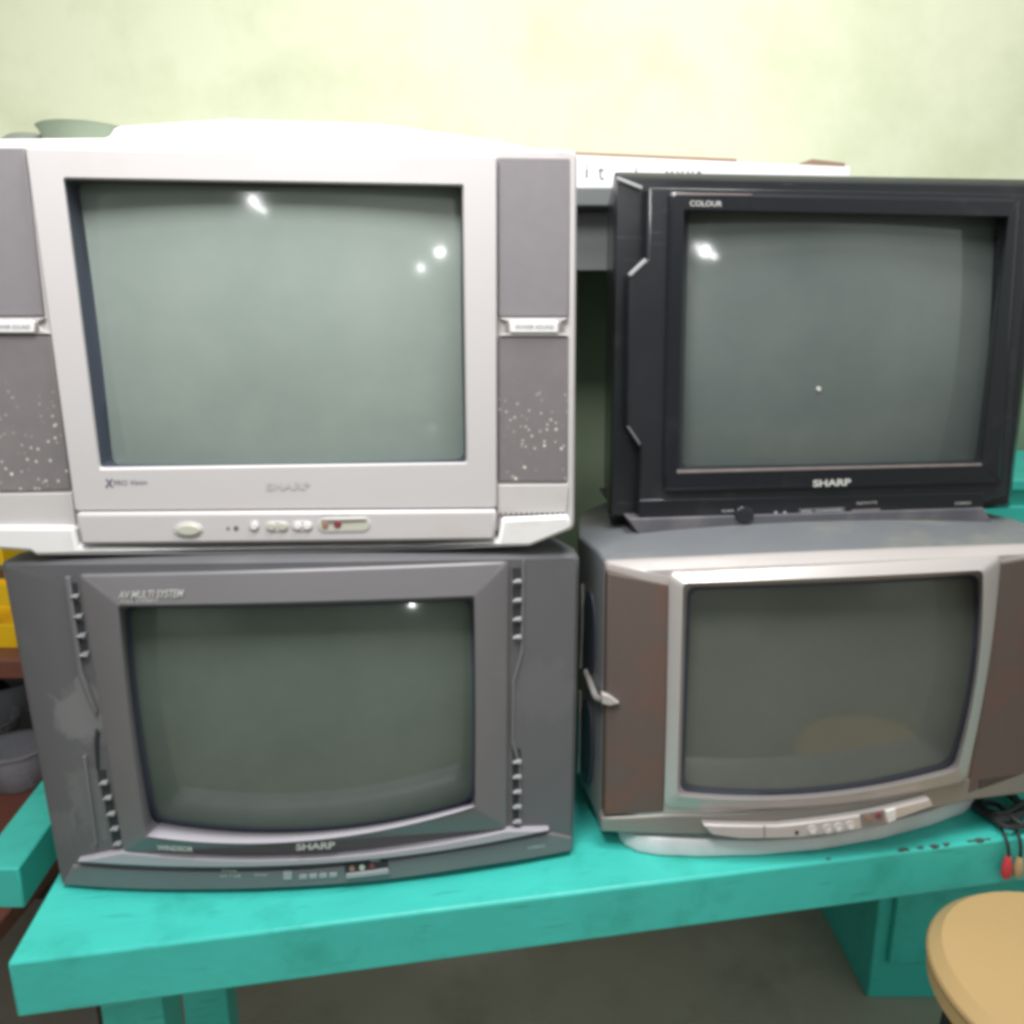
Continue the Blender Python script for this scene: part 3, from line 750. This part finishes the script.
# cables and plugs at the right end, tan stool
blkc = mat('black_cable', (34, 34, 36), .6)
ZC = ZT + .004
def zp(px, py, h=0.0): return on_z(px, py, ZC + h)
cb2 = bpy.data.objects.new('audio_cable', None); C.objects.link(cb2)
tag(cb2, 'coiled black cable with red and tan plugs at the right end of the teal table', 'cable')
for w_, pts in enumerate((
    [(975, 802), (984, 790), (998, 784), (1010, 792), (1018, 803), (1030, 812)],
    [(972, 803), (985, 815), (1000, 822), (1016, 818), (1034, 806)],
    [(978, 800), (982, 808), (992, 818), (1004, 828), (1018, 829), (1036, 820)],
    [(976, 806), (990, 800), (1006, 808), (1016, 824), (1034, 828)],
    [(984, 808), (996, 816), (1012, 812), (1022, 802), (1034, 798)],
    [(980, 797), (990, 789), (1002, 789), (1014, 800), (1024, 808)])):
    tube('cable_loop', blkc, [zp(x, y, .002 * w_ + (.006 if 0 < i < len(pts) - 1 else 0)) for i, (x, y) in enumerate(pts)], .0058 if w_ < 2 else .0036, cb2)
def hang(px, py_list, m_=blkc, r=.002, off=.008):
    out = []
    q = tl(zp(px, 838)); 
    for (x, y) in py_list:
        # on the plane just in front of the table edge
        d = Ri @ ray(x, y); c0 = tl(CAM); t = (-off - c0.y) / d.y; p = c0 + d * t
        out.append(Vector(tb.location) + Ri.inverted() @ p)
    return out
tube('cable_strand', blkc, [zp(992, 815, .004), zp(1003, 829, .005)] + hang(1006, [(1008, 843), (1009, 852), (1008.5, 857)]), .0022, cb2)
tube('cable_strand', blkc, [zp(1010, 822, .004), zp(1018, 830, .005)] + hang(1006, [(1021, 843), (1021, 852), (1020, 858)]), .0022, cb2)
def plug(name, m_, top, bot):
    P0, P1 = hang(0, [top, bot]); ax = (P1 - P0); ln = ax.length; ax.normalize()
    M = ax.to_track_quat('Z', 'Y').to_matrix()
    rings = []
    for r, z in ((.0028, 0), (.004, .1), (.0062, .45), (.0066, .8), (.005, 1.0)):
        rings.append([P0 + M @ Vector((r * math.cos(k * .5236), r * math.sin(k * .5236), z * ln)) for k in range(12)])
    return lofted(name, rings, m_, cb2, True, True, 0, 50)
plug('plug', mat('red_plug', (200, 62, 70), .4), (1008.5, 856), (1005.5, 877))
plug('plug', mat('tan_plug', (176, 150, 110), .4), (1020, 857), (1017, 876))
tan = mat('tan_vinyl', (186, 156, 108), .5, var=.06, scale=10, bump=.2, bscale=300)
st = bpy.data.objects.new('stool', None); C.objects.link(st)
ps = on_z(1084, 980, EYE - .70); st.location = (ps.x, ps.y, 0)
tag(st, 'stool with a round tan seat in front of the right end of the table', 'stool')
zs_ = EYE - .70; R0 = .15
lathe('seat', tan, [(R0 - .01, zs_ - .05), (R0, zs_ - .04), (R0, zs_ - .012), (R0 - .012, zs_), (R0 * .5, zs_ + .002)], st, (0, 0, 0), 48)
tube('piping', mat('tan_piping', (150, 122, 82), .6), [(math.cos(t * .2618) * (R0 + .001), math.sin(t * .2618) * (R0 + .001), zs_ - .016) for t in range(25)], .0035, st)
for k in range(4):
    a_ = math.radians(45 + 90 * k)
    tube('leg', blkc, [(math.cos(a_) * .11, math.sin(a_) * .11, zs_ - .0505), (math.cos(a_) * .13, math.sin(a_) * .13, .4), (math.cos(a_) * .15, math.sin(a_) * .15, .012)], .011, st)

# ================================================================ light
def area(name, loc, tgt, size, e, col=(1, 1, 1), sy=None):
    l = bpy.data.lights.new(name, 'AREA'); l.energy = e; l.size = size; l.color = col
    if sy: l.shape = 'RECTANGLE'; l.size_y = sy
    o = bpy.data.objects.new(name, l); C.objects.link(o); o.location = loc
    o.rotation_euler = (Vector(tgt) - Vector(loc)).to_track_quat('-Z', 'Y').to_euler(); return o
def point(name, loc, r, e, col=(1, 1, 1)):
    l = bpy.data.lights.new(name, 'POINT'); l.energy = e; l.shadow_soft_size = r; l.color = col
    o = bpy.data.objects.new(name, l); C.objects.link(o); o.location = loc; return o
area('ceiling_lamp', (-.25, .22, EYE + .85), (-.2, .95, EYE - .1), .4, 17, (1, .985, .97))
area('ceiling_lamp', (.35, .55, EYE + 1.4), (.3, .85, EYE - .5), .5, 24, (1, .99, .97))
b1 = T1.bulb(253, 200, 1.6); b2 = T1.bulb(440, 252, 1.6); b3 = T1.bulb(421, 268, 1.6); b4 = T3.bulb(705, 251, 1.5)
for tt, px, py, r, e in ((T1, 259, 207, .012, .25), (T1, 264, 211, .010, .2), (T3, 697, 246, .012, .3), (T3, 714, 256, .016, .4)):  # extra bulbs added only to smear and widen the glints
    point('bulb', tt.bulb(px, py, 1.6), r, e)
b5 = T2.bulb(412, 604, 1.6); g5 = T2.base + T2.R.inverted() @ T2.G(412, 604)
l5 = bpy.data.lights.new('glint_spot', 'SPOT'); l5.energy = .9; l5.shadow_soft_size = .013; l5.spot_size = math.radians(14); l5.spot_blend = .3  # unseen lamp added for one glint, cone narrowed to miss the silver screen
o5 = bpy.data.objects.new('glint_spot', l5); C.objects.link(o5); o5.location = b5
o5.rotation_euler = (g5 - b5).to_track_quat('-Z', 'Y').to_euler()
for b, r, e in ((b4, .028, 1.6), (b1, .022, 1.2), (b2, .020, 1.0), (b3, .014, .5)):
    point('bulb', b, r, e); 
W = bpy.data.worlds.new('World'); bpy.context.scene.world = W; W.use_nodes = True
nt = W.node_tree; bg = nt.nodes['Background']
tc = nt.nodes.new('ShaderNodeTexCoord'); sp_ = nt.nodes.new('ShaderNodeSeparateXYZ'); nt.links.new(tc.outputs['Generated'], sp_.inputs[0])
rp = nt.nodes.new('ShaderNodeValToRGB'); mr = nt.nodes.new('ShaderNodeMapRange'); mr.inputs['From Min'].default_value = -1
nt.links.new(sp_.outputs['Z'], mr.inputs['Value']); nt.links.new(mr.outputs['Result'], rp.inputs['Fac'])
rp.color_ramp.elements[0].color = (.12, .12, .11, 1); rp.color_ramp.elements[0].position = .3
rp.color_ramp.elements[1].color = (.95, 1.0, .97, 1); rp.color_ramp.elements[1].position = .8
e_ = rp.color_ramp.elements.new(.5); e_.color = (.52, .56, .52, 1)
wn = nt.nodes.new('ShaderNodeTexNoise'); wn.inputs['Scale'].default_value = 1.8; wn.inputs['Detail'].default_value = 2
nt.links.new(tc.outputs['Generated'], wn.inputs['Vector'])
wr = nt.nodes.new('ShaderNodeMapRange'); wr.inputs['From Min'].default_value = .38; wr.inputs['From Max'].default_value = .62
wr.inputs['To Min'].default_value = .35; wr.inputs['To Max'].default_value = 1.6; nt.links.new(wn.outputs['Fac'], wr.inputs['Value'])
wm = nt.nodes.new('ShaderNodeVectorMath'); wm.operation = 'SCALE'; nt.links.new(rp.outputs['Color'], wm.inputs[0]); nt.links.new(wr.outputs['Result'], wm.inputs['Scale'])
nt.links.new(wm.outputs[0], bg.inputs['Color']); bg.inputs['Strength'].default_value = .62

# ================================================================ camera
cd = bpy.data.cameras.new('camera'); co = bpy.data.objects.new('camera', cd); C.objects.link(co)
co.location = CAM; co.rotation_euler = (math.pi / 2 - PITCH, 0, 0)
cd.sensor_width = 36; cd.lens = 36 * FPX / 1024; cd.clip_end = 50; cd.clip_start = .01
cd.dof.use_dof = True; cd.dof.focus_distance = .9; cd.dof.aperture_fstop = 22
sc = bpy.context.scene; sc.camera = co
sc.view_settings.view_transform = 'Standard'; sc.view_settings.look = 'None'; sc.view_settings.gamma = 1
sc.view_settings.exposure = 0
sc.render.engine = 'CYCLES'
sc.cycles.pixel_filter_type = 'BLACKMAN_HARRIS'; sc.cycles.filter_width = 4.0
sc.cycles.use_denoising = True
